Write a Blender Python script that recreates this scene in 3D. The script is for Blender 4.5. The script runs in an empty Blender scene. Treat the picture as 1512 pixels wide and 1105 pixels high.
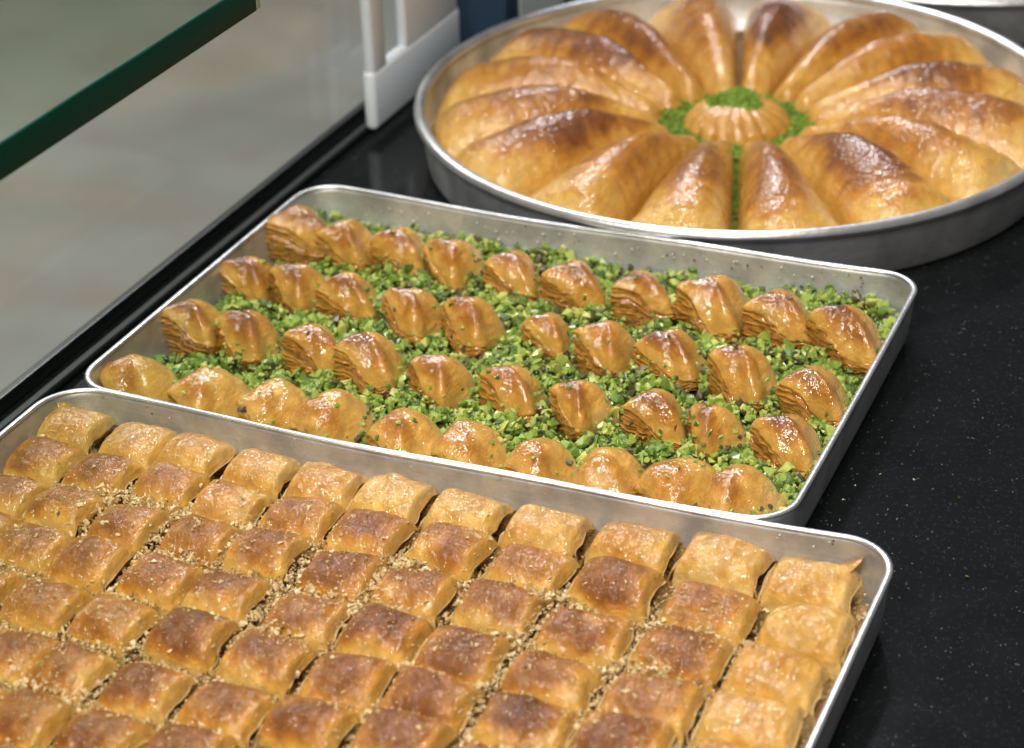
import bpy, bmesh, math, random
import numpy as np
from mathutils import Vector, Matrix, Euler
from mathutils.bvhtree import BVHTree
R = math.radians
rng = np.random.default_rng(7)
random.seed(7)
scene = bpy.context.scene
COL = scene.collection

# ------------------------------------------------------------------ camera
YAW, PITCH, ROLL = 24.1856, 29.639, -1.9463
CAM = Vector((0.42033, -1.07628, 0.59023))
cam_d = bpy.data.cameras.new('camera')
cam = bpy.data.objects.new('camera', cam_d)
COL.objects.link(cam)
cam_d.sensor_fit = 'HORIZONTAL'
cam_d.sensor_width = 36.0
cam_d.lens = 3086.26 / 1512 * 36
cam_d.clip_start = 0.02
cam_d.clip_end = 60
ROT = (Matrix.Rotation(R(YAW), 3, 'Z') @ Matrix.Rotation(R(90 - PITCH), 3, 'X') @ Matrix.Rotation(R(ROLL), 3, 'Z'))
cam.matrix_world = Matrix.Translation(CAM) @ ROT.to_4x4()
cam_d.dof.use_dof = True
cam_d.dof.focus_distance = 1.06
cam_d.dof.aperture_fstop = 8.8
scene.camera = cam

# ------------------------------------------------------------------ world, lamps, exposure
world = bpy.data.worlds.new('World')
scene.world = world
world.use_nodes = True
bg = world.node_tree.nodes['Background']
bg.inputs[0].default_value = (0.95, 0.97, 1.0, 1)
bg.inputs[1].default_value = 0.07

def area(name, loc, target, sx, sy, power, col):
    l = bpy.data.lights.new(name, 'AREA')
    l.shape = 'RECTANGLE'; l.size = sx; l.size_y = sy; l.energy = power; l.color = col
    o = bpy.data.objects.new(name, l); COL.objects.link(o)
    o.location = loc
    o.rotation_euler = (Vector(target) - Vector(loc)).to_track_quat('-Z', 'Y').to_euler()
    return o

area('ceiling_panel_lamp', (0.15, -0.25, 2.0), (0.05, -0.25, 0), 0.7, 0.40, 8.0, (1.0, 0.975, 0.94))
area('ceiling_strip_lamp', (-0.95, 2.0, 2.45), (0, 0, 0), 1.15, 0.40, 56, (0.93, 0.93, 1.0))
area('floor_fill_light', (-2.2, 1.6, 2.0), (-1.6, 1.7, -0.9), 1.6, 1.6, 54, (1.0, 0.97, 0.9))  # unseen light added to brighten the floor beyond the glass
for i, (x, y, z, p) in enumerate([(0.55, -1.45, 1.9, 8), (-0.05, -1.75, 1.95, 9), (0.80, -2.15, 1.9, 10), (0.25, -2.35, 1.9, 10), (-0.55, -1.25, 1.9, 8), (0.25, -0.8, 2.0, 6)]):
    area('ceiling_spot_lamp', (x, y, z), (0.05, -0.25, 0), 0.16, 0.16, p * 1.35, (1.0, 0.91, 0.76))
vs = scene.view_settings
vs.view_transform = 'Standard'; vs.look = 'None'; vs.exposure = 0.0; vs.gamma = 1.0
vs.use_curve_mapping = False

# ------------------------------------------------------------------ helpers
def ray_dir(x, y):
    return ROT @ Vector(((x - 756) / 3086.26, -(y - 552.5) / 3086.26, -1))

def at(x, y, z):
    """photo pixel -> point on the horizontal plane at height z"""
    d = ray_dir(x, y)
    p = CAM + d * ((z - CAM.z) / d.z)
    return p

def vnoise(p, seed=0):
    """smooth value noise on an (N,3) array, about -1..1"""
    p = np.asarray(p, float)
    i = np.floor(p).astype(np.int64); f = p - i; f = f * f * (3 - 2 * f)
    def h(a, b, c):
        n = (a * 374761393 + b * 668265263 + c * 2147483647 + seed * 1274126177) & 0xffffffff
        n = ((n ^ (n >> 13)) * 1274126177) & 0xffffffff
        n = ((n ^ (n >> 15)) * 2246822519) & 0xffffffff
        return (n & 0xffff) / 32767.5 - 1
    x, y, z = i[:, 0], i[:, 1], i[:, 2]; fx, fy, fz = f[:, 0], f[:, 1], f[:, 2]
    def L(a, b, t): return a + (b - a) * t
    x00 = L(h(x, y, z), h(x + 1, y, z), fx); x10 = L(h(x, y + 1, z), h(x + 1, y + 1, z), fx)
    x01 = L(h(x, y, z + 1), h(x + 1, y, z + 1), fx); x11 = L(h(x, y + 1, z + 1), h(x + 1, y + 1, z + 1), fx)
    return L(L(x00, x10, fy), L(x01, x11, fy), fz)

def fbm(p, seed=0, n=3):
    p = np.asarray(p, float); s = 0; a = 1; t = 0
    for k in range(n):
        s = s + a * vnoise(p * 2 ** k + 17.3 * k, seed + k); t += a; a *= .5
    return s / t

def sstep(a, b, x):
    t = np.clip((x - a) / (b - a), 0, 1); return t * t * (3 - 2 * t)

def mesh_obj(name, verts, faces, mat, parent=None, smooth=True, tone=None, link=True):
    me = bpy.data.meshes.new(name)
    me.from_pydata(np.asarray(verts).tolist(), [], faces if isinstance(faces, list) else faces.tolist())
    if tone is not None:
        a = me.color_attributes.new('tone', 'FLOAT_COLOR', 'POINT')
        c = np.ones((len(verts), 4), np.float32); c[:, :tone.shape[1]] = tone
        a.data.foreach_set('color', c.ravel())
    if smooth:
        me.polygons.foreach_set('use_smooth', np.ones(len(me.polygons), bool))
    if mat: me.materials.append(mat)
    me.update()
    o = bpy.data.objects.new(name, me)
    COL.objects.link(o)
    if parent: o.parent = parent
    return o

def tag(o, label, cat, group=None, kind=None):
    o['label'] = label; o['category'] = cat
    if group: o['group'] = group
    if kind: o['kind'] = kind
    return o

def empty(name, loc=(0, 0, 0)):
    e = bpy.data.objects.new(name, None); e.empty_display_size = .02
    COL.objects.link(e); e.location = loc
    return e

def grid_faces(nr, nc, wrap=False):
    i = np.arange(nr - 1)[:, None]; j = np.arange(nc if wrap else nc - 1)[None, :]
    jn = (j + 1) % nc
    return np.stack([i * nc + j, i * nc + jn, (i + 1) * nc + jn, (i + 1) * nc + j], -1).reshape(-1, 4)

def box(bm, x0, x1, y0, y1, z0, z1, bev=0.0):
    r = bmesh.ops.create_cube(bm, size=1)
    bmesh.ops.scale(bm, vec=(x1 - x0, y1 - y0, z1 - z0), verts=r['verts'])
    bmesh.ops.translate(bm, vec=((x0 + x1) / 2, (y0 + y1) / 2, (z0 + z1) / 2), verts=r['verts'])
    if bev:
        ed = list({e for v in r['verts'] for e in v.link_edges})
        bmesh.ops.bevel(bm, geom=ed, offset=bev, segments=3, affect='EDGES', profile=.5)

def bm_obj(name, bm, mat, parent=None, smooth=False):
    me = bpy.data.meshes.new(name); bm.to_mesh(me); bm.free()
    if smooth: me.polygons.foreach_set('use_smooth', np.ones(len(me.polygons), bool))
    me.materials.append(mat)
    o = bpy.data.objects.new(name, me); COL.objects.link(o)
    if parent: o.parent = parent
    return o

# ------------------------------------------------------------------ materials
class NT:
    def __init__(s, name):
        s.m = bpy.data.materials.new(name); s.m.use_nodes = True
        s.t = s.m.node_tree; s.b = s.t.nodes['Principled BSDF']; s.out = s.t.nodes['Material Output']
    def n(s, typ, **kw):
        nd = s.t.nodes.new(typ)
        for k, v in kw.items():
            if k.startswith('i_'):
                nd.inputs[k[2:].replace('_', ' ')].default_value = v
            else: setattr(nd, k, v)
        return nd
    def l(s, a, b): s.t.links.new(a, b)
    def noise(s, vec, scale, detail=3, rough=.55):
        nd = s.n('ShaderNodeTexNoise'); nd.inputs['Scale'].default_value = scale
        nd.inputs['Detail'].default_value = detail; nd.inputs['Roughness'].default_value = rough
        s.l(vec, nd.inputs['Vector']); return nd.outputs['Fac']
    def math(s, op, a, b=None, c=None, clamp=False):
        nd = s.n('ShaderNodeMath', operation=op); nd.use_clamp = clamp
        for k, v in enumerate((a, b, c)):
            if v is None: continue
            if isinstance(v, (int, float)): nd.inputs[k].default_value = v
            else: s.l(v, nd.inputs[k])
        return nd.outputs[0]
    def ramp(s, fac, stops, interp='LINEAR'):
        nd = s.n('ShaderNodeValToRGB'); cr = nd.color_ramp; cr.interpolation = interp
        while len(cr.elements) < len(stops): cr.elements.new(.5)
        for e, (p, c) in zip(cr.elements, stops):
            e.position = p; e.color = (*c, 1) if len(c) == 3 else c
        s.l(fac, nd.inputs[0]); return nd.outputs[0]
    def mix(s, f, a, b, blend='MIX'):
        nd = s.n('ShaderNodeMix', data_type='RGBA', blend_type=blend)
        for k, v in ((0, f), (6, a), (7, b)):
            if isinstance(v, (int, float)): nd.inputs[k].default_value = v
            elif isinstance(v, tuple): nd.inputs[k].default_value = (*v, 1)
            else: s.l(v, nd.inputs[k])
        return nd.outputs[2]
    def bump(s, h, strength, dist, normal=None):
        nd = s.n('ShaderNodeBump'); nd.inputs['Strength'].default_value = strength
        nd.inputs['Distance'].default_value = dist; s.l(h, nd.inputs['Height'])
        if normal is not None: s.l(normal, nd.inputs['Normal'])
        return nd.outputs[0]
    def pos(s):
        return s.n('ShaderNodeNewGeometry').outputs['Position']

PALE, GOLD, AMBER, BROWN, DARK = (.72, .53, .22), (.67, .385, .080), (.49, .205, .022), (.225, .074, .011), (.090, .027, .007)

def pastry_mat(name, glaze=.8, ramp=None, speck=True, spark=1.0, sss=.12, dry=0):
    n = NT(name); p = n.pos()
    at_ = n.n('ShaderNodeVertexColor', layer_name='tone')
    sep = n.n('ShaderNodeSeparateColor'); n.l(at_.outputs['Color'], sep.inputs[0])
    n1 = n.noise(p, 120, 4); n2 = n.noise(p, 520, 3); n3 = n.noise(p, 1500, 2)
    v = n.math('ADD', sep.outputs[0], n.math('MULTIPLY', n.math('SUBTRACT', n1, .5), .34))
    v = n.math('ADD', v, n.math('MULTIPLY', n.math('SUBTRACT', n2, .5), .20))
    c = n.ramp(v, ramp or [(0, PALE), (.28, GOLD), (.52, AMBER), (.78, BROWN), (1, DARK)])
    if speck:
        vo = n.n('ShaderNodeTexVoronoi'); vo.inputs['Scale'].default_value = 330; n.l(p, vo.inputs['Vector'])
        sp = n.math('LESS_THAN', vo.outputs['Distance'], .13)
        sp = n.math('MULTIPLY', sp, n.math('GREATER_THAN', n.noise(p, 90, 1), .60))
        c = n.mix(n.math('MULTIPLY', sp, .75), c, (.16, .055, .015))
    n.l(c, n.b.inputs['Base Color'])
    n.b.inputs['Roughness'].default_value = .5
    n.b.inputs['Specular IOR Level'].default_value = .25
    n.b.inputs['Subsurface Weight'].default_value = sss
    n.b.inputs['Subsurface Radius'].default_value = (1, .5, .18)
    n.b.inputs['Subsurface Scale'].default_value = .004
    mp = n.n('ShaderNodeMapping'); mp.inputs['Scale'].default_value = (1, .45, 1); n.l(p, mp.inputs['Vector'])
    w1 = n.noise(mp.outputs[0], 210, 3, .6)
    vw = n.n('ShaderNodeTexVoronoi', feature='DISTANCE_TO_EDGE'); vw.inputs['Scale'].default_value = 110
    wp = n.n('ShaderNodeVectorMath', operation='MULTIPLY_ADD'); n.l(n.n('ShaderNodeTexNoise', i_Scale=90.0).outputs['Color'], wp.inputs[0])
    wp.inputs[1].default_value = (.012, .012, .012); n.l(mp.outputs[0], wp.inputs[2]); n.l(wp.outputs[0], vw.inputs['Vector'])
    crk = n.ramp(vw.outputs['Distance'], [(0, (0,) * 3), (.06, (1,) * 3)])
    b1 = n.bump(n.math('ADD', n.math('ADD', w1, n.math('MULTIPLY', n2, .25)), n.math('MULTIPLY', crk, .16)), .62, .0025)
    n.l(b1, n.b.inputs['Normal'])
    # syrup film: patchy, pooled into beads and runs
    gl = n.noise(p, 60, 3)
    cw = n.math('MULTIPLY', n.ramp(gl, [(.28, (.5,) * 3), (.45, (1,) * 3)]), glaze)
    if dry: cw = n.math('MULTIPLY', cw, n.ramp(v, [(.45, (1,) * 3), (.75, (1 - dry,) * 3)]))
    n.l(cw, n.b.inputs['Coat Weight'])
    n.l(n.ramp(n.noise(p, 140, 3), [(.45, (.03,) * 3), (.72, (.13,) * 3)]), n.b.inputs['Coat Roughness'])
    n.b.inputs['Coat IOR'].default_value = 1.6
    b2 = n.bump(n.noise(p, 190, 2, .45), .75 * spark, .0040)
    b3 = n.bump(n.noise(p, 560, 1, .5), .70 * spark, .0014, b2)
    n.l(b3, n.b.inputs['Coat Normal'])
    return n.m

M_ROLL = pastry_mat('walnut_roll_crust', 1.0, spark=.95, dry=.60)
M_SHELL = pastry_mat('shell_crust', 1.0, speck=False, spark=.50)
M_WEDGE = pastry_mat('wedge_crust', 1.0, speck=False, spark=.55)

def layer_mat():
    n = NT('cut_pastry_layers'); p = n.pos()
    a = n.n('ShaderNodeVertexColor', layer_name='tone'); sep = n.n('ShaderNodeSeparateColor'); n.l(a.outputs['Color'], sep.inputs[0])
    v = n.math('ADD', sep.outputs[0], n.math('MULTIPLY', n.math('SUBTRACT', n.noise(p, 600, 3), .5), .5))
    c = n.ramp(v, [(0, (.70, .50, .22)), (.35, (.54, .33, .11)), (.65, (.34, .18, .055)), (1, (.15, .07, .025))])
    n.l(c, n.b.inputs['Base Color']); n.b.inputs['Roughness'].default_value = .35
    n.b.inputs['Coat Weight'].default_value = .5; n.b.inputs['Coat Roughness'].default_value = .12
    n.l(n.bump(n.noise(p, 1100, 3), .8, .002), n.b.inputs['Normal'])
    return n.m
M_LAYER = layer_mat()

def nut_mat(name, stops, rough=.4, coat=.4, sss=.15):
    n = NT(name); p = n.pos()
    a = n.n('ShaderNodeVertexColor', layer_name='tone'); sep = n.n('ShaderNodeSeparateColor'); n.l(a.outputs['Color'], sep.inputs[0])
    v = n.math('ADD', sep.outputs[0], n.math('MULTIPLY', n.math('SUBTRACT', n.noise(p, 700, 3), .5), .35))
    n.l(n.ramp(v, stops), n.b.inputs['Base Color'])
    n.b.inputs['Roughness'].default_value = rough
    n.b.inputs['Coat Weight'].default_value = coat; n.b.inputs['Coat Roughness'].default_value = .15
    n.b.inputs['Subsurface Weight'].default_value = sss; n.b.inputs['Subsurface Radius'].default_value = (.6, 1, .2)
    n.b.inputs['Subsurface Scale'].default_value = .0015
    n.l(n.bump(n.noise(p, 1600, 3), .5, .001), n.b.inputs['Normal'])
    return n.m
M_PIST = nut_mat('chopped_pistachio', [(0, (.075, .04, .035)), (.10, (.10, .085, .035)), (.22, (.05, .11, .015)), (.5, (.165, .285, .040)), (.75, (.33, .45, .08)), (1, (.60, .60, .16))])
M_WALN = nut_mat('crushed_walnut', [(0, (.14, .06, .02)), (.25, (.34, .19, .07)), (.55, (.55, .38, .17)), (1, (.78, .64, .38))], .5, .25, .1)
M_POWD = nut_mat('ground_pistachio', [(0, (.05, .12, .008)), (.5, (.14, .27, .02)), (1, (.33, .44, .06))], .8, 0, 0)

def metal_mat(name, base, rough, streak=(1, 1, 30)):
    n = NT(name); p = n.pos()
    mp = n.n('ShaderNodeMapping'); mp.inputs['Scale'].default_value = streak; n.l(p, mp.inputs['Vector'])
    s1 = n.noise(mp.outputs[0], 25, 5, .65); s2 = n.noise(p, 35, 4); s3 = n.noise(p, 260, 3)
    c = n.mix(n.ramp(s2, [(.38, (0,) * 3), (.66, (1,) * 3)]), tuple(base), tuple(b * .62 for b in base))
    c = n.mix(n.ramp(s3, [(.66, (0,) * 3), (.74, (.55,) * 3)]), c, tuple(b * .35 for b in base))
    n.l(c, n.b.inputs['Base Color']); n.b.inputs['Metallic'].default_value = .80
    r = n.math('ADD', n.math('MULTIPLY', s1, .22), n.math('ADD', n.math('MULTIPLY', s2, .18), rough - .2))
    n.l(r, n.b.inputs['Roughness'])
    n.l(n.bump(n.math('ADD', n.math('MULTIPLY', s1, .6), s3), .22, .0010), n.b.inputs['Normal'])
    return n.m
M_ALU = metal_mat('brushed_aluminium', (.72, .745, .80), .50)
M_RIM = metal_mat('worn_aluminium_rim', (.80, .82, .86), .32)

def granite():
    n = NT('black_granite'); p = n.pos()
    v1 = n.n('ShaderNodeTexVoronoi'); v1.inputs['Scale'].default_value = 420; n.l(p, v1.inputs['Vector'])
    v2 = n.n('ShaderNodeTexVoronoi'); v2.inputs['Scale'].default_value = 1300; n.l(p, v2.inputs['Vector'])
    k1 = n.math('MULTIPLY', n.math('LESS_THAN', v1.outputs['Distance'], .20), n.math('GREATER_THAN', n.noise(p, 160, 2), .60))
    k2 = n.math('MULTIPLY', n.math('LESS_THAN', v2.outputs['Distance'], .26), n.math('GREATER_THAN', n.noise(p, 300, 2), .55))
    c = n.mix(n.noise(p, 40, 5), (.004, .005, .006), (.011, .0125, .014))
    c = n.mix(n.math('MULTIPLY', k2, .5), c, (.07, .08, .085))
    c = n.mix(n.math('MULTIPLY', k1, .6), c, (.17, .18, .18))
    n.l(c, n.b.inputs['Base Color'])
    r = n.math('ADD', .07, n.math('MULTIPLY', n.noise(p, 18, 4), .10))
    n.l(r, n.b.inputs['Roughness']); n.b.inputs['Specular IOR Level'].default_value = .22
    n.l(n.bump(n.noise(p, 900, 2), .05, .0006), n.b.inputs['Normal'])
    return n.m
M_GRAN = granite()

def simple(name, col, rough=.5, coat=0.0, var=.12, scale=8, spec=.5):
    n = NT(name); p = n.pos()
    c = n.mix(n.noise(p, scale, 4), tuple(x * (1 - var) for x in col), tuple(min(1, x * (1 + var)) for x in col))
    n.l(c, n.b.inputs['Base Color']); n.b.inputs['Roughness'].default_value = rough
    n.b.inputs['Coat Weight'].default_value = coat; n.b.inputs['Specular IOR Level'].default_value = spec
    return n.m

def floor_mat():
    n = NT('worn_stone_floor'); p = n.pos()
    c = n.mix(n.ramp(n.noise(p, 2.3, 4), [(.3, (0,) * 3), (.7, (1,) * 3)]), (.25, .255, .235), (.37, .375, .355))
    c = n.mix(n.ramp(n.noise(p, 6.5, 3), [(.45, (0,) * 3), (.75, (.7,) * 3)]), c, (.30, .25, .21))
    n.l(c, n.b.inputs['Base Color']); n.b.inputs['Roughness'].default_value = .45
    return n.m

def glass_mat(name, tint, ior=1.5):
    n = NT(name)
    tr = n.n('ShaderNodeBsdfTransparent'); tr.inputs[0].default_value = (*tint, 1)
    gl = n.n('ShaderNodeBsdfGlossy'); gl.inputs['Roughness'].default_value = .13
    fr = n.n('ShaderNodeFresnel')
    bf = n.n('ShaderNodeNewGeometry').outputs['Backfacing']   # both faces of the pane reflect like air-to-glass
    n.l(n.math('ADD', n.math('MULTIPLY', bf, 1 / ior - ior), ior), fr.inputs['IOR'])
    mx = n.n('ShaderNodeMixShader')
    n.l(fr.outputs[0], mx.inputs[0]); n.l(tr.outputs[0], mx.inputs[1]); n.l(gl.outputs[0], mx.inputs[2])
    n.l(mx.outputs[0], n.out.inputs['Surface']); n.t.nodes.remove(n.b)
    return n.m
M_GLASS = glass_mat('clear_pane_glass', (.93, .95, .93), 1.38)
M_SLAB = glass_mat('shelf_glass', (.86, .93, .86))

# ------------------------------------------------------------------ setting: countertop, floor
bm = bmesh.new(); box(bm, -.262, 1.3, -1.0, 1.9, -.035, 0, .004)
o = bm_obj('countertop', bm, M_GRAN); o['kind'] = 'structure'
bm = bmesh.new(); box(bm, -.245, 1.28, -.98, 1.88, -.898, -.0355)
o = bm_obj('counter_base', bm, simple('dark_counter_panel', (.03, .03, .032), .5)); o['kind'] = 'structure'
bm = bmesh.new(); bmesh.ops.create_grid(bm, x_segments=4, y_segments=4, size=9); bmesh.ops.translate(bm, vec=(0, 0, -.9), verts=bm.verts)
o = bm_obj('floor', bm, floor_mat()); o['kind'] = 'structure'

# ------------------------------------------------------------------ glass guard, shelf
CH = empty('glass_channel', (-.25, .2, 0))
M_BLK = simple('black_channel_metal', (.010, .011, .012), .3)
bm = bmesh.new(); box(bm, -.010, -.0045, -1.15, 1.6, .0005, .010, .001); bm_obj('channel_lip', bm, M_BLK, CH)
bm = bmesh.new(); box(bm, .0045, .011, -1.15, 1.6, .0005, .006, .002); bm_obj('channel_lip', bm, simple('grey_gasket', (.014, .016, .017), .4, spec=.25), CH)
tag(CH, 'black metal channel holding the upright glass guard along the countertop edge', 'channel')
bm = bmesh.new(); box(bm, -.2540, -.2460, -.95, 1.8, .001, .2345)
tag(bm_obj('glass_guard', bm, M_GLASS), 'clear upright glass guard along the countertop edge beside the trays', 'glass panel')

# shelf slab with its polished green edge (edge line read from the photo: x=-0.10, z=.2346-.2507)
SH = empty('glass_shelf', (-.10, -.6, .2346))
bm = bmesh.new(); box(bm, -.46, -.0015, -.6, .3905, .0003, .0160)
bm_obj('glass_slab', bm, M_SLAB, SH)
n = NT('green_glass_edge'); p = n.pos()
mp = n.n('ShaderNodeMapping'); mp.inputs['Scale'].default_value = (1, .35, 2.5); n.l(p, mp.inputs['Vector'])
n.l(n.mix(n.noise(mp.outputs[0], 45, 3), (.0, .034, .020), (.001, .060, .040)), n.b.inputs['Base Color'])
n.b.inputs['Roughness'].default_value = .45; n.b.inputs['Specular IOR Level'].default_value = .12
M_EDGE = n.m
ys = np.linspace(-.6, .386, 120)
prof = [(-.0012, .0002), (-.0001, .0006), (.0, .0010), (.0001, .008), (.0, .0152), (-.0001, .0157), (-.0012, .0161)]
V = []
for y in ys:
    w = .00012 * math.sin(y * 61)
    for k, (a, b) in enumerate(prof): V.append((a, y, b + (w if k >= 4 else 0)))
mesh_obj('polished_edge', V, grid_faces(len(ys), len(prof))[:, ::-1], M_EDGE, SH)
bm = bmesh.new(); box(bm, -.004, .0002, .3862, .3905, .0006, .0155, .001)
bm_obj('edge_corner', bm, simple('pale_glass_corner', (.30, .36, .26), .2), SH)
tag(SH, 'thick glass shelf with dark green polished edge resting on the glass guard', 'glass shelf')

# ------------------------------------------------------------------ trays
def rounded_quad(cs, rad, inset, bow, nseg=9, nedge=22):
    """rounded quad outline; cs counter-clockwise; bow per edge (outward +)"""
    cs = [np.array(c, float) for c in cs]; n = len(cs); out = []
    ctr = sum(cs) / n
    L = []
    for i in range(n):
        a, b = cs[i], cs[(i + 1) % n]; d = (b - a) / np.linalg.norm(b - a); nrm = np.array([d[1], -d[0]])
        L.append((a - nrm * inset, d, nrm))
    P = []
    for i in range(n):
        a, d, _ = L[i - 1]; b, e, _ = L[i]
        t = np.linalg.solve(np.c_[d, -e], b - a)[0]; P.append(a + d * t)
    r = max(rad - inset, .002)
    for i in range(n):
        d0, d1 = L[i - 1][1], L[i][1]
        k = r * math.tan(math.acos(np.clip(d0 @ d1, -1, 1)) / 2)
        c0 = P[i] - d0 * k; cen = c0 - L[i - 1][2] * r
        a0 = math.atan2(*(c0 - cen)[::-1]); a1 = math.atan2(*((P[i] + d1 * k) - cen)[::-1])
        if a1 < a0: a1 += 2 * math.pi
        for s in range(nseg + 1):
            a = a0 + (a1 - a0) * s / nseg; out.append(cen + r * np.array([math.cos(a), math.sin(a)]))
        j = (i + 1) % n
        dn = L[i][1]; kn = r * math.tan(math.acos(np.clip(L[i][1] @ L[j][1], -1, 1)) / 2)
        s0 = P[i] + d1 * k; s1 = P[j] - dn * kn
        for s in range(1, nedge):
            t = s / nedge; out.append(s0 + (s1 - s0) * t + L[i][2] * bow[i] * 4 * t * (1 - t))
    return np.array(out)

def make_tray(name, cs, rad, h, bow, label, cat='tray'):
    o0 = np.mean(np.array(cs), 0); root = empty(name, (o0[0], o0[1], 0))
    def loft(pr, nm, mat, cap=None):
        V = []; 
        for ins, z in pr:
            q = rounded_quad(cs, rad, ins, bow) - o0; nn = len(q)
            V.append(np.c_[q, np.full(nn, z)])
        V = np.concatenate(V); V[:, 2] += .0007 * np.sin(V[:, 0] * 31) * (V[:, 2] > .02)
        F = grid_faces(len(pr), nn, True).tolist()
        if cap: F.append(list(range(nn))[::-1]); F.append([(len(pr) - 1) * nn + k for k in range(nn)])
        return mesh_obj(nm, V, F, mat, root)
    t = .0018
    loft([(.009, .0004), (.0060, .0012), (.0040, .0035), (.0030, .008), (.0006, h - .004), (.0004, h - .0012), (.0004 + t, h - .0012), (.0007 + t, h - .004), (.0030 + t, .008), (.0050 + t, .0042), (.009 + t, .0026), (.03, .0026)], 'tray_body', M_ALU, True)
    loft([(.0002, h - .0016), (-.0004, h - .0010), (-.0003, h - .0002), (.0006, h + .0003), (.0020, h + .0003), (.0029, h - .0003), (.0030, h - .0012), (.0024, h - .0018)], 'rim', M_RIM)
    tag(root, label, cat)
    return root

T1_CS = [(-.2035, -.640), (.2575, -.635), (.2565, -.2738), (-.2035, -.2806)]
T2_CS = [(-.2000, -.2800), (.2000, -.2742), (.2000, .0020), (-.2000, -.0010)]
make_tray('baking_tray', T1_CS, .027, .0372, (0, 0, -.0045, 0), 'rectangular aluminium tray filled with walnut baklava rolls', 'tray')
make_tray('baking_tray', T2_CS, .024, .0355, (.0040, .0005, -.0040, 0), 'rectangular aluminium tray of shell pastries and chopped pistachio', 'tray')

# ------------------------------------------------------------------ walnut rolls
bvh_v, bvh_f = {1: [], 2: []}, {1: [], 2: []}
def add_bvh(k, V, F, M):
    base = sum(len(v) for v in bvh_v[k])
    W = V @ np.array(M.to_3x3()).T + np.array(M.translation)
    bvh_v[k].append(W); bvh_f[k].append(np.asarray(F) + base)

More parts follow.
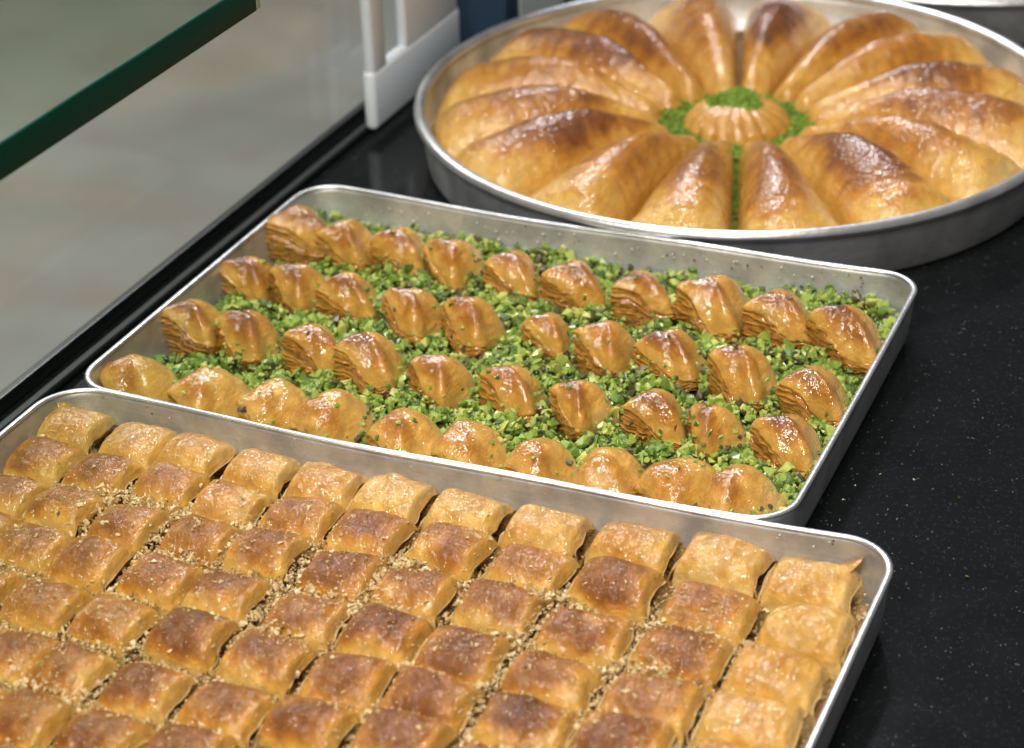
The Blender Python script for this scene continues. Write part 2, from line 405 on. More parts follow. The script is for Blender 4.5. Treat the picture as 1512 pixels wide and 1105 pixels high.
def make_roll(pos, L, Wd, H, rz, tilt, brown, seed, label, group, pale=False, flake=0):
    NU, NV = 54, 44
    u = np.linspace(-1, 1, NU); v = np.linspace(-1, 1, NV)
    U, Vv = [a.ravel() for a in np.meshgrid(u, v, indexing='ij')]
    s = seed * 13.7
    a = Vv * R(112)
    sy, cz = np.sin(a), np.cos(a)
    ex = .70
    y = np.sign(sy) * np.abs(sy) ** ex * Wd / 2
    z = np.sign(cz) * np.abs(cz) ** .66
    lo = math.cos(R(112)); zlo = -abs(lo) ** .66
    z = (z - zlo) / (1 - zlo) * H
    q = np.c_[U * L / 2, y, z]
    nz = fbm(np.c_[q * 75 + s], 3, 3); nb = fbm(np.c_[q * 30 + s + 9], 5, 2)
    hz = z / H
    # ragged, slightly flared ends
    e_r = fbm(np.c_[Vv * 3.1 + s, np.full_like(Vv, .5 + s), U * 0 + 2], 11, 3)
    x = np.sign(U) * np.minimum(np.abs(U) * 1.03, 1 - .02 * (1 - np.abs(U))) * L / 2 * (1 + .035 * e_r * np.abs(U) ** 6)
    z = z * (1 - .10 * np.abs(U) ** 4 * hz - .20 * sstep(.80, 1, np.abs(U)) ** 1.5 * hz) + nz * .0014 * hz + nb * .0026 * hz
    y = y * (1 + .07 * nb) * (1 - .06 * np.abs(U) ** 5) + nz * .0008
    y += .0012 * nb
    # crumpled skin: ridged noise, stretched across the roll
    wq = np.c_[q[:, 0] * 260 + 2.0 * nb, q[:, 1] * 110, q[:, 2] * 110] + s
    rg = 1 - np.abs(vnoise(wq, 19)) * 2; rg2 = 1 - np.abs(vnoise(wq * np.array([.5, 1.4, 1.4]) + 7, 23)) * 2
    amp = .35 + .65 * sstep(-.2, .5, vnoise(q * 60 + s, 29))
    z += (rg * .00045 + rg2 * .00055) * amp * sstep(.15, .6, hz)
    y += np.sign(y) * (rg * .0006 + rg2 * .0006) * amp * (1 - hz)
    # pleats running down the flanks near the ends
    pl = np.sin(U * 17 + 3.2 * nb + s) * (np.abs(U) ** 2) * (1 - hz) * .9 + np.sin(U * 9 + s * 2 + 4 * nz) * (1 - hz) * .6
    y += np.sign(y) * pl * .0009
    crest = np.exp(-((Vv) / .30) ** 2)
    z += .0010 * crest * np.exp(-(U / .7) ** 4)
    # overhanging lip of the top sheet at the +X end
    lip = sstep(.78, 1, U) * sstep(.45, .85, hz)
    z += lip * (.0009 * vnoise(np.c_[Vv * 4 + s, U * 0, U * 0], 4))
    x += lip * (.0000 + .0008 * vnoise(np.c_[Vv * 5 + s, U * 0 + 3, U * 0], 8))
    P = np.c_[x, y, z]
    pn = fbm(np.c_[q * 55 + s + 31], 21, 3)
    t = .05 + .20 * sstep(.30, .80, hz) + (.63 * brown) * sstep(.62, 1.0, hz + .22 * pn + .12 * nb) * (1 - .75 * np.abs(U + .12) ** 3)
    t = t + .07 * pn - .10 * (1 - sstep(.05, .45, hz))
    t = np.clip(t - (.05 if pale else 0), .01, 1)
    F = grid_faces(NU, NV)[:, ::-1]
    o = mesh_obj('baklava_roll', P, F, M_ROLL, tone=t[:, None].astype(np.float32))
    o.location = pos; o.rotation_euler = (tilt[0], tilt[1], rz)
    tag(o, label, 'baklava', group)
    M = Matrix.Translation(pos) @ Euler((tilt[0], tilt[1], rz)).to_matrix().to_4x4()
    add_bvh(1, P, F, M)
    # cut ends: coiled sheets round a nut core
    for side in (1, -1):
        row = P.reshape(NU, NV, 3)[-2 if side == 1 else 1].copy()
        row[:, 0] += side * .0026 * (1 - sstep(.35, .8, row[:, 2] / H))
        NR = 15; cen = np.array([0, 0, H * .40])
        rows, tn = [], []
        jj = np.linspace(0, 1, NV)
        for k in range(NR):
            f = 1 - k / (NR - .3)
            ring = cen * (1 - f) + np.c_[np.zeros(NV), row[:, 1], row[:, 2]] * f * np.array([1, .985, .985])
            w = 1 if k % 2 == 0 else -1
            wob = vnoise(np.c_[jj * 7 + s, np.full(NV, k * .9), np.full(NV, side)], 31)
            dep = .0007 * w + .0010 * wob - .0018 * (1 - f)
            ring[:, 0] = row[:, 0] * (1 if k == 0 else .985) + side * dep - side * .0002 * k
            ring[:, 1] += .0005 * wob; ring[:, 2] += .0005 * vnoise(np.c_[jj * 8 + s, np.full(NV, k * .7 + 4), np.full(NV, side)], 33)
            rows.append(ring); core = sstep(.55, .25, f)
            tn.append(np.clip((.08 if w > 0 else .42) * (1 - core) + core * (.62 + .4 * wob) + .15 * wob, 0, 1))
        E_ = np.concatenate(rows); Fc = grid_faces(NR, NV)
        if side == -1: Fc = Fc[:, ::-1]
        mesh_obj('cut_end', E_, Fc, M_LAYER, o, tone=np.concatenate(tn)[:, None].astype(np.float32))
    if flake:
        fu = np.linspace(0, 1, 7); fv = np.linspace(-1, 1, 9)
        FU, FV = [b.ravel() for b in np.meshgrid(fu, fv, indexing='ij')]
        sx = np.sign(flake)
        wv = vnoise(np.c_[FU * 3 + s, FV * 2, FU * 0], 41)
        fx = sx * (L / 2 - .010 + (.0105 if sx > 0 else .0085) * FU); fy = (Wd * .22) + FV * .0095 * (1 - .6 * FU) + .003 * FU
        fz = H * .93 + .0050 * FU ** 1.5 + .0012 * wv - .003 * np.abs(FV) * (1 - FU)
        Ff = grid_faces(7, 9)
        fo = mesh_obj('pastry_flake', np.c_[fx, fy, fz], Ff if sx > 0 else Ff[:, ::-1], M_ROLL, o, tone=(.22 + .25 * FU + .1 * wv)[:, None].astype(np.float32))
        sm = fo.modifiers.new('thick', 'SOLIDIFY'); sm.thickness = .0004
    return o

ROWS1 = [[(118,633),(213,658),(306,668),(397,693),(495,713),(593,733),(697,760),(815,784),(940,808),(1068,839),(1199,868)],
[(58,683),(153,708),(251,728),(341,751),(445,771),(547,796),(666,817),(786,844),(911,875),(1049,912),(1194,943)],
[(10,738),(98,761),(191,786),(296,804),(392,826),(505,854),(613,880),(735,907),(863,943),(1006,975),(1143,1008)],
[(-30,793),(48,816),(136,839),(236,864),(334,889),(452,917),(568,942),(684,977),(817,1008),(960,1047),(1112,1076)],
[(-25,878),(70,902),(171,924),(284,952),(394,982),(517,1012),(637,1042),(774,1076),(919,1100)],
[(-75,957),(25,979),(108,1000),(216,1030),(334,1057),(462,1082),(593,1105)],
[(-55,1050),(45,1072),(156,1095)]]
# browning seen in the photo, per row from the left (0 pale .. 1 dark)
BR = [[.45,.40,.42,.35,.42,.30,.35,.30,.42,.30,.28],
      [.70,.72,.66,.50,.66,.85,.85,.72,.88,.72,.32],
      [.75,.70,.78,.70,.80,.90,.88,.92,.88,.88,.40],
      [.70,.75,.80,.72,.95,.80,.96,.90,.75,.72,.30],
      [.7,.72,.60,.95,.85,.88,.85,.98,.88],
      [.7,.80,.80,.92,.80,.98,.85], [.8,.82,.85]]
ZC = .0185
ORD = ['first', 'second', 'third', 'fourth', 'fifth', 'sixth', 'seventh', 'eighth', 'ninth', 'tenth', 'eleventh']
pts = []
for r, row in enumerate(ROWS1):
    for c, (x, y) in enumerate(row):
        p = at(x, y, ZC); pts.append((r, c, p.x, p.y, BR[r][c]))
colx = [np.mean([p[2] for p in pts if p[1] == c and p[0] < 4]) for c in range(11)]
have = {}
for r, c, x, y, b in pts:
    k = int(np.argmin([abs(x - cx) for cx in colx])); have[(r, k)] = (x, y, b)
rowy = [np.mean([v[1] for k, v in have.items() if k[0] == r]) for r in range(5)]
dy = (rowy[4] - rowy[0]) / 4
grid1 = {}
for r in range(10):
    for k in range(11):
        if (r, k) in have: grid1[(r, k)] = have[(r, k)]
        elif r <= 8:
            yy = rowy[0] + dy * r + rng.normal(0, .0007)
            grid1[(r, k)] = (colx[k] + rng.normal(0, .0008), yy, float(rng.uniform(.35, .45) if k == 10 else rng.uniform(.7, .95)))
for (r, k), (x, y, b) in sorted(grid1.items()):
    lx = colx[k] - colx[k - 1] if k else colx[1] - colx[0]
    rx = colx[k + 1] - colx[k] if k < 10 else .046
    L = (lx + rx) / 2 * .885 * rng.uniform(.97, 1.02)
    Wd = abs(dy) * rng.uniform(.91, .97)
    H = .0255 * rng.uniform(.94, 1.06) * (1.04 if r == 0 else 1)
    x = min(max(x, -.2035 + .004 + L / 2), .2565 - .005 - L / 2)
    if r == 0: y = min(y, -.2838 - Wd / 2 + .0065 * (x + .2) / .46 - .0045 * max(0, 1 - (x / .2) ** 2))
    edge = (r == 0 or k == 10)
    if r == 0 and k == 0: lab, grp = 'pale golden roll in the back corner with a ragged raised edge, by the glass guard', None
    elif r == 0 and k == 10: lab, grp = 'pale golden roll with upturned pastry flake in the tray corner by the open counter', None
    elif r == 0: lab, grp = 'pale golden walnut roll in the row touching the pistachio tray side', 'rolls along the tray wall next to the pistachio tray'
    elif k == 10: lab, grp = 'pale golden roll in the column along the tray wall facing the open counter', 'rolls along the tray wall facing the open counter'
    elif b > .84: lab, grp = 'dark brown topped walnut roll sprinkled with crushed nuts, inside the tray rows', 'dark topped rolls in the walnut tray'
    else: lab, grp = 'golden brown walnut roll with crushed nuts around it, inside the tray rows', 'golden brown rolls in the walnut tray'
    if grp:
        kind_ = 'pale golden' if edge else 'dark topped' if b > .84 else 'golden brown'
        lab = f'{kind_} walnut roll, {ORD[k]} from the glass guard in the {ORD[r]} row from pistachio tray'
    make_roll(Vector((x, y, .0028)), L, Wd, H, R(rng.normal(0.4, 2.2)), (R(rng.normal(0, 2.2)), R(rng.normal(0, 1.8))), b, r * 11 + k + 1, lab, grp,
              pale=edge, flake=(1 if (r, k) == (0, 10) else -1 if (r, k) == (0, 0) else 0))

# ------------------------------------------------------------------ shell pastries
NTH, NCAP, NLAY = 112, 16, 12
def make_shell(pos, rz, sc, seed, brown, label, group, front=False):
    th = np.arange(NTH) / NTH * 2 * math.pi
    deg = np.degrees(th); s = seed * 7.31
    def gauss(c, w): 
        d = (deg - c + 180) % 360 - 180; return np.exp(-(d / w) ** 2)
    j = rng.uniform(-1, 1, 8)
    if front:
        tip, lc = 236 + 10 * j[0], 165 + 8 * j[1]
        re = .0195 + .0015 * gauss(90, 50) + .0030 * gauss(20, 50) + .0030 * gauss(lc, 26) + .0035 * gauss(tip, 22)
        ze = .003 + .012 * gauss(lc, 34) + .012 * gauss(202, 34) + .006 * gauss(tip, 26)
        zb = .0005 + .002 * gauss(tip, 16); H = .029
    else:
        tip, lc = 263 + 8 * j[0], 152 + 8 * j[1]
        re = .0158 + .0032 * gauss(80, 50) + .0036 * gauss(22, 36) + .0056 * gauss(lc, 20) + .0046 * gauss(tip, 19) - .0012 * gauss(315, 30)
        ze = .0030 + .0215 * gauss(lc, 40) + .0130 * gauss(205, 34) + .0100 * gauss(tip, 30)
        zb = .0008 + .0060 * gauss(tip, 15); H = .0315
    mask = np.clip(gauss(lc + 8, 42) + gauss((lc + tip) / 2, 42) + gauss(tip, 34), 0, 1)
    re = re * (1 + .05 * vnoise(np.c_[np.cos(th) * 2 + s, np.sin(th) * 2, th * 0], 3))
    rings, tone, rid = [], [], []
    for k in range(NCAP):
        rho = (k / (NCAP - 1)) ** .85
        prof = (1 - rho ** 2.3) ** .74 if rho < 1 else 0
        z = ze + (H - ze) * prof
        x = re * rho * np.cos(th); y = re * rho * np.sin(th)
        # shift the peak towards the layered corner
        x = x + (1 - rho) * (-.0035); y = y + (1 - rho) * .0035
        P = np.c_[x, y, z]
        nb = fbm(np.c_[P * 60 + s], 5, 3)
        rot = np.c_[x * .8 + y * .6, (-x * .6 + y * .8) * .25, z * .5]
        wr = vnoise(rot * 330 + s, 9)
        z = z + nb * (.0024 if front else .0015) + wr * .00055 * rho + .0009 * rho * (1 - np.abs(vnoise(np.c_[rot[:, 0] * 120, rot[:, 1] * 200, z * 60] + s, 43)) * 2) * (.4 + .6 * mask)
        rings.append(np.c_[x + nb * .0006, y, z])
        tone.append(.24 + brown * .44 * sstep(.25, .95, prof + .25 * nb) * (0.35 + .65 * (mask + .5 * gauss(100, 90))) + .10 * mask * rho - .13 * rho * gauss(20, 60) + .06 * wr)
        rid.append(1)
    nl = NLAY if not front else 8
    lr = rng.uniform(-1, 1, 40); warp = .05 * vnoise(np.c_[np.cos(th) * 2.2 + s, np.sin(th) * 2.2, th * 0 + 3], 37)
    spl = 3
    for k in range(1, nl * spl + 1):
        f = k / (nl * spl); ph0 = f * nl + .35 * math.sin(f * 9 + s)
        li = float(np.floor(ph0 - 1e-6)); fr = ph0 - li; lk = lr[int(li) % 40]
        wig = vnoise(np.c_[np.cos(th) * 9 + s, np.sin(th) * 9, np.full(NTH, li * 1.7)], 13)
        saw = (fr < .55) * 1.0 - .15
        off = mask * (.0012 * saw * (1 + .9 * wig + .5 * lk) + .0010 * wig + .0005 * lk) + (1 - mask) * .0003 * wig
        bul = .0010 * np.sin(f * math.pi) - mask * .0035 * f ** 1.3
        lay = ze + (zb - ze) * np.clip(f + warp * math.sin(f * math.pi), 0, 1) + mask * .0007 * vnoise(np.c_[np.cos(th) * 7 + s, np.sin(th) * 7, np.full(NTH, li * 2.3 + 5)], 17)
        r = re + off + bul
        rings.append(np.c_[r * np.cos(th), r * np.sin(th), lay])
        tone.append(np.clip(.27 + .13 * mask * brown + mask * (.30 if fr > .55 else -.02) + .12 * wig * mask + .10 * lk * mask - .12 * (1 - mask) * f - .20 * gauss(20, 70) * (1 - mask), 0, 1))
    # mouth under the arch of sheets, the hole's shade put into a dark tone
    for f, dz in ((.86, .0002), (.55, -.0003), (.0, 0)):
        r = (re - .0035 * mask) * f
        rings.append(np.c_[r * np.cos(th), r * np.sin(th), np.maximum(zb + dz - (0 if f > .5 else .0004), .0002)])
        tone.append(np.full(NTH, .8))
    P = np.concatenate(rings) * sc * (np.array([.97, 1.04, 1.03]) if front else np.array([.97, 1.03, 1.04]))
    F = grid_faces(len(rings), NTH, True)
    t = np.clip(np.concatenate(tone), .02, 1)
    nc = NCAP * NTH; nfc = (NCAP - 1) * NTH
    o = mesh_obj('shell_baklava', P[:nc], F[:nfc], M_SHELL, tone=t[:nc, None].astype(np.float32))
    o.location = pos; o.rotation_euler = (R(rng.normal(0, 3)), R(rng.normal(0, 3)), rz)
    mesh_obj('pastry_layers', P[(NCAP - 1) * NTH:], grid_faces(len(rings) - NCAP + 1, NTH, True), M_SHELL, o, tone=t[(NCAP - 1) * NTH:, None].astype(np.float32))
    tag(o, label, 'baklava', group)
    M = Matrix.Translation(pos) @ o.rotation_euler.to_matrix().to_4x4()
    add_bvh(2, P, F, M)
    return o

ROWS2 = [[(435,335),(515,352),(600,362),(678,382),(765,400),(853,415),(955,430),(1065,445),(1165,463),(1270,490)],
[(360,402),(442,417),(526,432),(614,458),(702,473),(813,489),(902,507),(1006,523),(1105,549),(1214,574)],
[(289,471),(367,492),(468,509),(556,529),(657,557),(764,571),(868,594),(973,607),(1061,629),(1181,651)],
[(205,552),(315,574),(412,591),(500,608),(605,634),(702,651),(804,676),(904,691),(1017,711),(1136,729)]]
SC2 = [[1.16,1.05,1.0,1.02,1.0,1.05,1.06,1.18,1.14,1.16],[1.0,.98,1.02,1.0,1.0,.82,1.0,1.05,1.08,1.02],[1.05,1.0,.98,1.12,.98,.98,.94,1.0,.88,1.05],[1.08,1.08,1.02,1.10,1.06,1.06,1.02,1.08,1.12,1.05]]
for r, row in enumerate(ROWS2):
    for c, (x, y) in enumerate(row):
        sc = SC2[r][c]
        p = at(x, y, .0035 + .0205 * sc)
        hw = .0185 * sc
        px_ = min(max(p.x, -.2 + .002 + hw * .92), .2 - .004 - hw); py_ = p.y
        if c: px_ = max(px_, prev + .0335)
        prev = px_
        if r == 3 and c == 9: px_ = min(px_, .2 - .012 - hw)
        if r == 3: py_ = max(py_, -.2765 + hw + .0075)
        make_shell(Vector((px_, py_, .0028)), R(rng.normal(0, 15) + (46 if r == 3 else 46)), sc, r * 10 + c + 1, float(rng.uniform(.75, 1.1)) * (.62 if r == 3 else 1), f"{'smooth amber' if r == 3 else 'glossy'} shell pastry, {ORD[c]} from the glass guard in the {ORD[r]} row from round pan", ['shell pastries next to the round pan', 'second row of shell pastries', 'third row of shell pastries', 'shell pastries beside the walnut tray'][r], r == 3)

# ------------------------------------------------------------------ chopped nuts
def hull_variants(n, pts, squash):
    out = []
    for k in range(n):
        bm = bmesh.new(); rr = np.random.default_rng(100 + k + pts * 31)
        for _ in range(pts):
            v = rr.normal(size=3); v /= np.linalg.norm(v); v *= rr.uniform(.75, 1.1)
            v *= np.array([1.0, rr.uniform(*squash), rr.uniform(*squash)])
            bm.verts.new(v)
        r = bmesh.ops.convex_hull(bm, input=bm.verts)
        bmesh.ops.delete(bm, geom=[g for g in r['geom_interior'] if isinstance(g, bmesh.types.BMVert)], context='VERTS')
        bmesh.ops.triangulate(bm, faces=bm.faces)
        bm.verts.ensure_lookup_table(); bm.verts.index_update()
        out.append((np.array([v.co[:] for v in bm.verts]), np.array([[v.index for v in f.verts] for f in bm.faces]))); bm.free()
    return out

def rand_rot(rr):
    q = rr.normal(size=4); q /= np.linalg.norm(q); w, x, y, z = q
    return np.array([[1-2*(y*y+z*z), 2*(x*y-z*w), 2*(x*z+y*w)], [2*(x*y+z*w), 1-2*(x*x+z*z), 2*(y*z-x*w)], [2*(x*z-y*w), 2*(y*z+x*w), 1-2*(x*x+y*y)]])

class Bits:
    def __init__(s, variants): s.v = variants; s.V = []; s.F = []; s.T = []; s.n = 0
    def add(s, p, size, tone, rr):
        v, f = s.v[rr.integers(len(s.v))]
        w = (v * size) @ rand_rot(rr).T + p
        s.V.append(w); s.F.append(f + s.n); s.T.append(np.full(len(w), tone)); s.n += len(w)
    def raw(s, V, F, T): 
        s.V.append(V); s.F += [F + s.n]; s.T.append(T); s.n += len(V)
    def obj(s, name, mat, smooth=False):
        V = np.concatenate(s.V); F = []
        for f in s.F: F += f.tolist()
        return mesh_obj(name, V, F, mat, smooth=smooth, tone=np.concatenate(s.T)[:, None].astype(np.float32))

BV = {}
for k in (1, 2):
    BV[k] = BVHTree.FromPolygons(np.concatenate(bvh_v[k]).tolist(), np.concatenate(bvh_f[k]).tolist())
DN = Vector((0, 0, -1))
def top(k, x, y):
    h = BV[k].ray_cast(Vector((x, y, .2)), DN)
    return (h[0].z, h[1]) if h[0] is not None else (-1, None)

def inside(cs, x, y, ins=.0075, rad=.026):
    x = np.asarray(x, float); y = np.asarray(y, float)
    poly = rounded_quad(cs, rad, ins, (0, 0, 0, 0), 6, 2); n_ = len(poly); ok = np.ones(x.shape, bool)
    for i in range(n_):
        a, b = poly[i], poly[(i + 1) % n_]
        ok &= ((b[0] - a[0]) * (y - a[1]) - (b[1] - a[1]) * (x - a[0])) >= 0
    return ok
def clip_faces(F, ok): return F[ok[F].all(1)]

# pistachio: heaped bed between the shells + loose chunks
rr = np.random.default_rng(21)
pb = Bits(hull_variants(26, 11, (.55, .95)))
def bed2(x, y):
    q = np.array([[x * 38, y * 38, 0.]]); return .0125 + .0080 * float(fbm(q, 61, 2)[0]) + .004 * max(0, 1 + y / .03)
gx, gy = np.linspace(-.1955, .1955, 120), np.linspace(-.272, -.0035, 84)
GX, GY = [a.ravel() for a in np.meshgrid(gx, gy, indexing='ij')]
GZ = .0125 + .0080 * fbm(np.c_[GX * 38, GY * 38, GX * 0], 61, 2) + .004 * np.maximum(0, 1 + GY / .03) - .0036
pb.raw(np.c_[GX, GY, GZ], clip_faces(grid_faces(120, 84)[:, ::-1], inside(T2_CS, GX, GY, .0055)), np.full(len(GX), .16))
def pist_tone():
    u = rr.random()
    if u < .08: return rr.uniform(.0, .12)
    if u < .26: return rr.uniform(.2, .38)
    if u < .74: return rr.uniform(.42, .76)
    return rr.uniform(.72, .98)
cnt = 0
XY = np.c_[rr.uniform(-.1945, .1945, 19000), rr.uniform(-.2715, -.004, 19000)]
for x, y in XY[inside(T2_CS, XY[:, 0], XY[:, 1])].tolist():
    b = bed2(x, y) + abs(rr.normal(0, .0022)) - .0008
    z, nrm = top(2, x, y); on = z > b + .002
    if on:
        if not (z < b + .008 and rr.random() < .30):
            if rr.random() > .014: continue
        b = z + .0006
    pb.add(np.array([x, y, b]), float(np.clip(rr.lognormal(-6.08, .48), .0007, .0020 if on else .0050)), pist_tone(), rr); cnt += 1
o = pb.obj('chopped_pistachio', M_PIST)
tag(o, 'bright green chopped pistachio heaped between the shell pastries', 'pistachio', kind='stuff')

# walnut crumbs
wb = Bits(hull_variants(24, 8, (.35, .9)))
gx, gy = np.linspace(-.199, .252, 120), np.linspace(-.632, -.284, 90)
GX, GY = [a.ravel() for a in np.meshgrid(gx, gy, indexing='ij')]
GZ = .0105 + .0035 * fbm(np.c_[GX * 45, GY * 45, GX * 0], 71, 2)
wb.raw(np.c_[GX, GY, GZ], clip_faces(grid_faces(120, 90)[:, ::-1], inside(T1_CS, GX, GY, .0055)), np.full(len(GX), .28))
XY = np.c_[rr.uniform(-.198, .250, 72000), rr.uniform(-.62, -.285, 72000)]
for x, y in XY[inside(T1_CS, XY[:, 0], XY[:, 1])].tolist():
    # nut density: almost none by the back wall and the open side, heavy in the middle
    d = min(1, max(0, (-.300 - y) / .05)) * min(1, max(.0, (.236 - x) / .05))
    cl = float(vnoise(np.array([[x * 28, y * 28, 0.]]), 81)[0]) * .5 + .5
    z, nrm = top(1, x, y)
    fill = .0115 + .0100 * d * (.20 + cl) + abs(rr.normal(0, .0016))
    if z > fill + .0015:
        lowz = z < .019
        pr = (.08 + .13 * cl) * d if not lowz else (.55 * cl + .12) * d
        if rr.random() > pr + .002: continue
        zz = z + .0003; size = rr.uniform(.0003, .0010) if rr.random() < .88 else rr.uniform(.0011, .0024)
    else:
        if rr.random() > .25 + .75 * d: continue
        zz = fill; size = rr.uniform(.0004, .0013) if rr.random() < .80 else rr.uniform(.0014, .0030)
    wb.add(np.array([x, y, zz]), size, float(np.clip(rr.normal(.72, .22), .05, 1)), rr)
o = wb.obj('crushed_walnut', M_WALN)
tag(o, 'pale crushed walnut crumbs scattered between and over the baklava rolls', 'walnut crumbs', kind='stuff')

# ------------------------------------------------------------------ round pan with wedges
def lathe(name, prof, mat, parent, n=128):
    a = np.arange(n) / n * 2 * math.pi
    V = np.concatenate([np.c_[r * np.cos(a), r * np.sin(a), np.full(n, z)] for r, z in prof])
    F = grid_faces(len(prof), n, True).tolist()
    F.append(list(range(n))[::-1]); F.append([(len(prof) - 1) * n + k for k in range(n)])
    return mesh_obj(name, V, F, mat, parent)

def make_pan(loc, r, h, label):
    root = empty('round_pan', loc)
    lathe('pan_body', [(r - .014, .0006), (r - .010, .0012), (r - .0078, .004), (r - .0045, h - .006), (r - .0037, h - .003), (r - .0062, h - .003), (r - .0066, h - .008), (r - .0098, .006), (r - .014, .003), (r - .05, .003)], M_ALU, root)
    k = 14; pr = []
    for i in range(k):
        a = i / k * 2 * math.pi; pr.append((r - .0042 + .0042 * math.cos(a), h - .0015 + .0036 * math.sin(a)))
    pr.append(pr[0])
    a = np.arange(128) / 128 * 2 * math.pi
    V = np.concatenate([np.c_[q * np.cos(a), q * np.sin(a), np.full(128, z)] for q, z in pr])
    mesh_obj('rolled_rim', V, grid_faces(len(pr), 128, True), M_RIM, root)
    tag(root, label, 'pan')
    return root
PC = Vector((.0167, .219, 0)); PR = .2240; PH = .0395
make_pan(PC, PR, PH, 'round aluminium pan with rolled rim holding a ring of baklava wedges')

a = np.arange(96) / 96 * 2 * math.pi
V = np.concatenate([np.c_[PC.x + q * np.cos(a), PC.y + q * np.sin(a), np.full(96, z)] for q, z in ((.001, .0065), (.1, .0065), (.2145, .0065))])
pan_syrup = mesh_obj('syrup', V - np.array(PC), grid_faces(3, 96, True)[:, ::-1], simple('amber_syrup', (.20, .11, .03), .6, 0, .3, 60), bpy.data.objects['round_pan'])
NW = 16
# direction from the pan centre to the photo's front gap
g = at(1085, 300, .03) - PC; A0 = math.atan2(g.y, g.x)
for w in range(NW):
    s = 40 + w * 5.3
    am = A0 + (w + .5) * 2 * math.pi / NW
    wide = 1.0
    nr, nsn = 46, 30
    rad = np.linspace(0, 1, nr); sn = np.linspace(-1, 1, nsn)
    RR, SS = [a.ravel() for a in np.meshgrid(rad, sn, indexing='ij')]
    r0, r1 = .050 + rng.normal(0, .002), .2150 + rng.normal(0, .0006)
    rr_ = r0 + (r1 - r0) * RR
    half = math.pi / NW * (.975 - .035 * rng.random())
    nb = fbm(np.c_[rr_ * 28, SS * 1.3 + s, SS * 0], 3, 3); nf = fbm(np.c_[rr_ * 210, SS * 2.2 + s, SS * 0], 7, 3)
    skew = .22 * np.sin(rng.uniform(0, 6)) 
    ridge = SS - skew * (1 - SS ** 2)
    arch = np.clip(1 - np.abs(ridge) ** 2.0, 0, 1) ** (.62 - .16 * RR)
    zr = .0200 + .0265 * sstep(-.05, .48, RR) - .0135 * sstep(.55, 1.02, RR)
    endf = np.clip(1 - np.maximum(0, (RR - .84) / .16) ** 2.0, 0, 1) ** .6 * np.clip(1 - np.maximum(0, (.07 - RR) / .07) ** 2, 0, 1) ** .6
    z = .004 + (zr * (.10 + .90 * arch)) * (.12 + .88 * endf) + nb * .0024 * endf + nf * .0020 * (.35 + .65 * (1 - arch))
    flank = (1 - arch)
    ang = am + SS * half * (1 - .04 * np.abs(nb)) + nf * .004 * flank
    rad_ = rr_ + nf * .0010 * sstep(.8, 1, RR)
    edge = np.abs(SS) > .999
    z = np.where(edge, .004, z)
    x = rad_ * np.cos(ang); y = rad_ * np.sin(ang)
    V = np.c_[x, y, z]
    hz = z / .046
    t = .35 + .50 * sstep(.60, 1.0, hz + .14 * nb + .06 * nf) * (.7 + .3 * math.sin(w * 2.1)) + .07 * nb + .12 * nf - .16 * sstep(.6, 1, RR)
    V[:, :2] -= np.array([math.cos(am), math.sin(am)]) * .13
    o = mesh_obj('baklava_wedge', V, grid_faces(nr, nsn), M_WEDGE, tone=np.clip(t, .02, 1)[:, None].astype(np.float32))
    o.location = PC + Vector((math.cos(am) * .13, math.sin(am) * .13, .0035))
    wi = min(w, NW - 1 - w); sd = 'open counter' if w < NW / 2 else 'glass guard'
    tag(o, f'golden wedge, {ORD[wi]} from the gap facing the pistachio tray on the {sd} side', 'baklava', 'baklava wedges in the round pan')

# rosette in the hub
nth, nr = 120, 22
th = np.arange(nth) / nth * 2 * math.pi
rings, tn = [], []
for k in range(nr):
    f = k / (nr - 1)
    q = .0375 * math.sin(f * math.pi / 2) ** .9; zz = .030 * (math.cos(f * math.pi / 2) ** .62)
    fl = np.abs(np.sin(th * 9 + .6 * math.sin(k * .2))) ** .6
    r_ = q * (1 + .10 * (fl - .6) * f)
    rings.append(np.c_[r_ * np.cos(th), r_ * np.sin(th), np.full(nth, .0035 + zz) - .003 * (1 - fl) * f])
    tn.append(.42 - .10 * f + .22 * (1 - fl) * f)
V = np.concatenate(rings)
ro = mesh_obj('baklava_rosette', V, grid_faces(nr, nth, True), M_WEDGE, tone=np.concatenate(tn)[:, None].astype(np.float32))
ro.location = PC + Vector((.0, .0, .002))
tag(ro, 'round pleated pastry at the centre of the round pan, topped with green pistachio', 'baklava')
# ground pistachio: ring round the rosette, and a heap on top of it
pg = Bits(hull_variants(12, 8, (.7, 1)))
hub = BVHTree.FromPolygons((V + np.array(ro.location)).tolist(), grid_faces(nr, nth, True).tolist())
a = np.arange(64) / 64 * 2 * math.pi
V = np.concatenate([np.c_[PC.x + q * np.cos(a), PC.y + q * np.sin(a), np.full(64, z)] for q, z in ((.030, .015), (.045, .0160), (.056, .013), (.066, .007))])
pg.raw(V, grid_faces(4, 64, True)[:, ::-1], np.full(len(V), .3))
for _ in range(5200):
    an = rr.uniform(0, 2 * math.pi); q = rr.uniform(.034, .060 + .010 * math.sin(an * 8 + 1))
    x, y = PC.x + q * math.cos(an), PC.y + q * math.sin(an)
    pg.add(np.array([x, y, .0165 + .002 * rr.random() - (.004 if q > .058 else 0)]), rr.uniform(.0006, .0020), rr.uniform(.0, 1), rr)
for _ in range(1500):
    q, an = .058 + .10 * rr.random() ** 2, A0 + rr.normal(0, .03)
    pg.add(np.array([PC.x + q * math.cos(an), PC.y + q * math.sin(an), .012 - .05 * (q - .058) + .002 * rr.random()]), rr.uniform(.0005, .0013), rr.uniform(.2, .7), rr)
tag(pg.obj('ground_pistachio', M_POWD), 'ground green pistachio ringing the centre pastry of the round pan', 'pistachio', kind='stuff')
ph = Bits(hull_variants(12, 8, (.7, 1)))
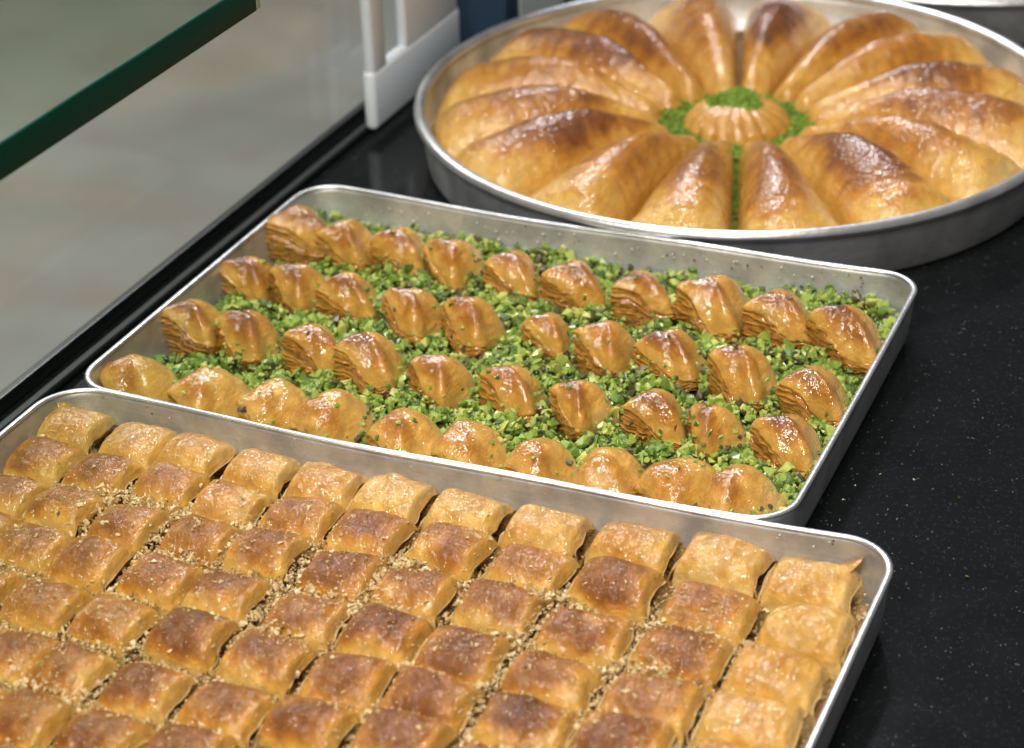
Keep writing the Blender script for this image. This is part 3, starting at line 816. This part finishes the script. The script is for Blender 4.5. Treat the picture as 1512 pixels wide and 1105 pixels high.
V = np.concatenate([np.c_[PC.x - .002 + q * np.cos(a), PC.y + .004 + q * np.sin(a), np.full(64, z)] for q, z in ((.0005, .0400), (.009, .0388), (.015, .0350), (.018, .029))])
ph.raw(V, grid_faces(4, 64, True)[:, ::-1], np.full(len(V), .35))
for _ in range(2400):
    q, an = .021 * math.sqrt(rr.random()), rr.uniform(0, 2 * math.pi)
    zz = .0395 - .0085 * (q / .02) ** 2 * (1 + .3 * math.sin(an * 3))
    ph.add(np.array([PC.x - .002 + q * math.cos(an), PC.y + .004 + q * math.sin(an), zz + .001 * rr.random()]), rr.uniform(.0006, .0018), rr.uniform(.1, 1), rr)
tag(ph.obj('ground_pistachio', M_POWD), 'small heap of ground green pistachio on top of the pleated centre pastry', 'pistachio', kind='stuff')

# second pan behind, only its near rim shows
P2 = Vector((.075, .668, 0))
make_pan(P2, PR, PH, 'second round aluminium pan behind the ring of baklava wedges')
n_ = 96; a = np.arange(n_) / n_ * 2 * math.pi
rg = np.linspace(0, .214, 30)
V = np.concatenate([np.c_[P2.x + q * np.cos(a), P2.y + q * np.sin(a), np.full(n_, .030)] for q in rg])
V[:, 2] += .002 * fbm(V * 60, 5, 3)
nn = len(V)
V = np.concatenate([V, np.c_[P2.x + .214 * np.cos(a), P2.y + .214 * np.sin(a), np.full(n_, .004)]])
tag(mesh_obj('pastry_slab', V, grid_faces(31, n_, True), simple('cream_pastry', (.66, .55, .38), .5, .2, .1, 60)), 'flat cream coloured pastry filling the second round pan', 'pastry')

# ------------------------------------------------------------------ things by the glass
M_WHT = simple('white_plastic', (.72, .80, .90), .35)
BR_ = empty('plastic_bracket', (-.232, .163, 0))
bm = bmesh.new(); box(bm, -.005, .005, -.018, .130, .007, .052, .0045); bm_obj('base_plate', bm, M_WHT, BR_, True)
for y0, y1 in ((-.0165, .007), (.036, .128)):  # first upright is the other's reflection in the glass, built solid
    bm = bmesh.new(); box(bm, -.0044, .0044, y0, y1, .040, .36, .004); bm_obj('upright', bm, M_WHT, BR_, True)
tag(BR_, 'white plastic bracket with upright and its modelled reflection at the glass behind the round pan', 'bracket')
CT = empty('carton', (-.232, .36, 0))
bm = bmesh.new(); box(bm, -.012, .03, -.04, -.012, 0.0072, .3, .002); bm_obj('blue_panel', bm, simple('blue_print', (.02, .045, .09), .5), CT)
bm = bmesh.new(); box(bm, -.012, .03, -.0118, .10, 0.0072, .3, .002); bm_obj('white_panel', bm, simple('pale_card', (.60, .68, .70), .5), CT)
tag(CT, 'white carton with a dark blue side standing at the glass behind the bracket', 'carton')

# ------------------------------------------------------------------ crumbs on the counter
cv = hull_variants(8, 8, (.4, .9))
cr = Bits(cv)
crumb_px = [(1415,735),(1428,852),(1263,717),(1228,776),(1300,700),(1339,746),(1245,738),(1349,708),(1325,766),(1347,832),(1240,768),(1311,752)]
M_CRUMB = simple('dry_crumb', (.55, .53, .45), .6, var=.3, scale=900); M_CRG = simple('green_crumb', (.30, .42, .08), .6)
for i, (x, y) in enumerate(crumb_px):
    p = at(x, y, .0006); v, f = cv[i % 8]; s_ = .0013 if i < 2 else .0008
    o = mesh_obj('pastry_crumb', v * s_ @ rand_rot(rr).T, f, M_CRG if i < 2 else M_CRUMB, smooth=False); o.location = p
    if i < 2: tag(o, 'tiny yellow green pistachio crumb on the black countertop', 'crumb', 'green crumbs on the countertop')
    else: tag(o, 'tiny pale pastry crumb on the black countertop beside the trays', 'crumb', 'pale crumbs on the countertop')

# a few whole or large kernels that stand out on the shells
kv = hull_variants(6, 26, (.55, .7))
KER = [((1103, 641), .0046, .02, 'purple brown pistachio kernel lying among the chopped nuts by the tray side wall'),
       ((531, 643), .0042, .26, 'dark green pistachio kernel wedged between two amber shells beside the walnut tray'),
       ((360, 603), .0040, .04, 'purple skinned pistachio kernel between the second and third amber shells'),
       ((596, 592), .0036, .10, 'brownish pistachio kernel below a glossy shell in the third row'),
       ((838, 684), .0036, .03, 'small purple pistachio bit between amber shells beside the walnut tray'),
       ((388, 387), .0036, .78, 'pale green pistachio kernel against the tray wall on the glass side')]
for i, ((x, y), sz, tn_, lab) in enumerate(KER):
    d = ray_dir(x, y).normalized(); h = BV[2].ray_cast(CAM, d)
    pz = at(x, y, .0155)
    p = h[0] if (h[0] is not None and h[0].z > .0155) else pz
    v, f = kv[i]
    o = mesh_obj('pistachio_kernel', v * sz * np.array([1, .8, .8]), f, M_PIST, smooth=True, tone=np.full((len(v), 1), tn_, np.float32))
    o.location = p; o.rotation_euler = rr.uniform(0, 1, 3) * np.array([.6, .6, 6])
    tag(o, lab, 'pistachio')

# syrup splashes and scorch spots on the inner tray walls, one joined part per tray
dv = hull_variants(6, 30, (.7, 1))
M_DROP = simple('syrup_drop', (.62, .60, .55), .12, 1.0, .1, 300); M_SCORCH = simple('scorch_spot', (.05, .045, .04), .6)
for nm, y0, x0, x1, hh, sl in (('baking_tray', -.2795, -.17, .225, .034, .0068 / .46), ('baking_tray.001', -.0045, -.17, .17, .032, .003 / .4)):
    for mat, cnt_, szr, pn_ in ((M_DROP, 46, (.0004, .0011), 'syrup_drops'), (M_SCORCH, 16, (.0004, .0010), 'scorch_spots')):
        bits = Bits(dv); root = bpy.data.objects[nm]
        for _ in range(cnt_):
            x = rr.uniform(x0, x1); t_ = (x - x0 + .03) / (x1 - x0 + .06)
            bow_ = (.0045 if nm == 'baking_tray' else .0040) * 4 * t_ * (1 - t_)
            yb = y0 + sl * (x - (x0 + x1) / 2) - bow_ - .0012 + (.0016 if nm == 'baking_tray' else .0012)
            bits.add(np.array([x, yb, rr.uniform(.019, hh)]) - np.array(root.location), rr.uniform(*szr), .5, rr)
        o = bits.obj(pn_, mat, True); o.parent = root; o['kind'] = 'stuff'
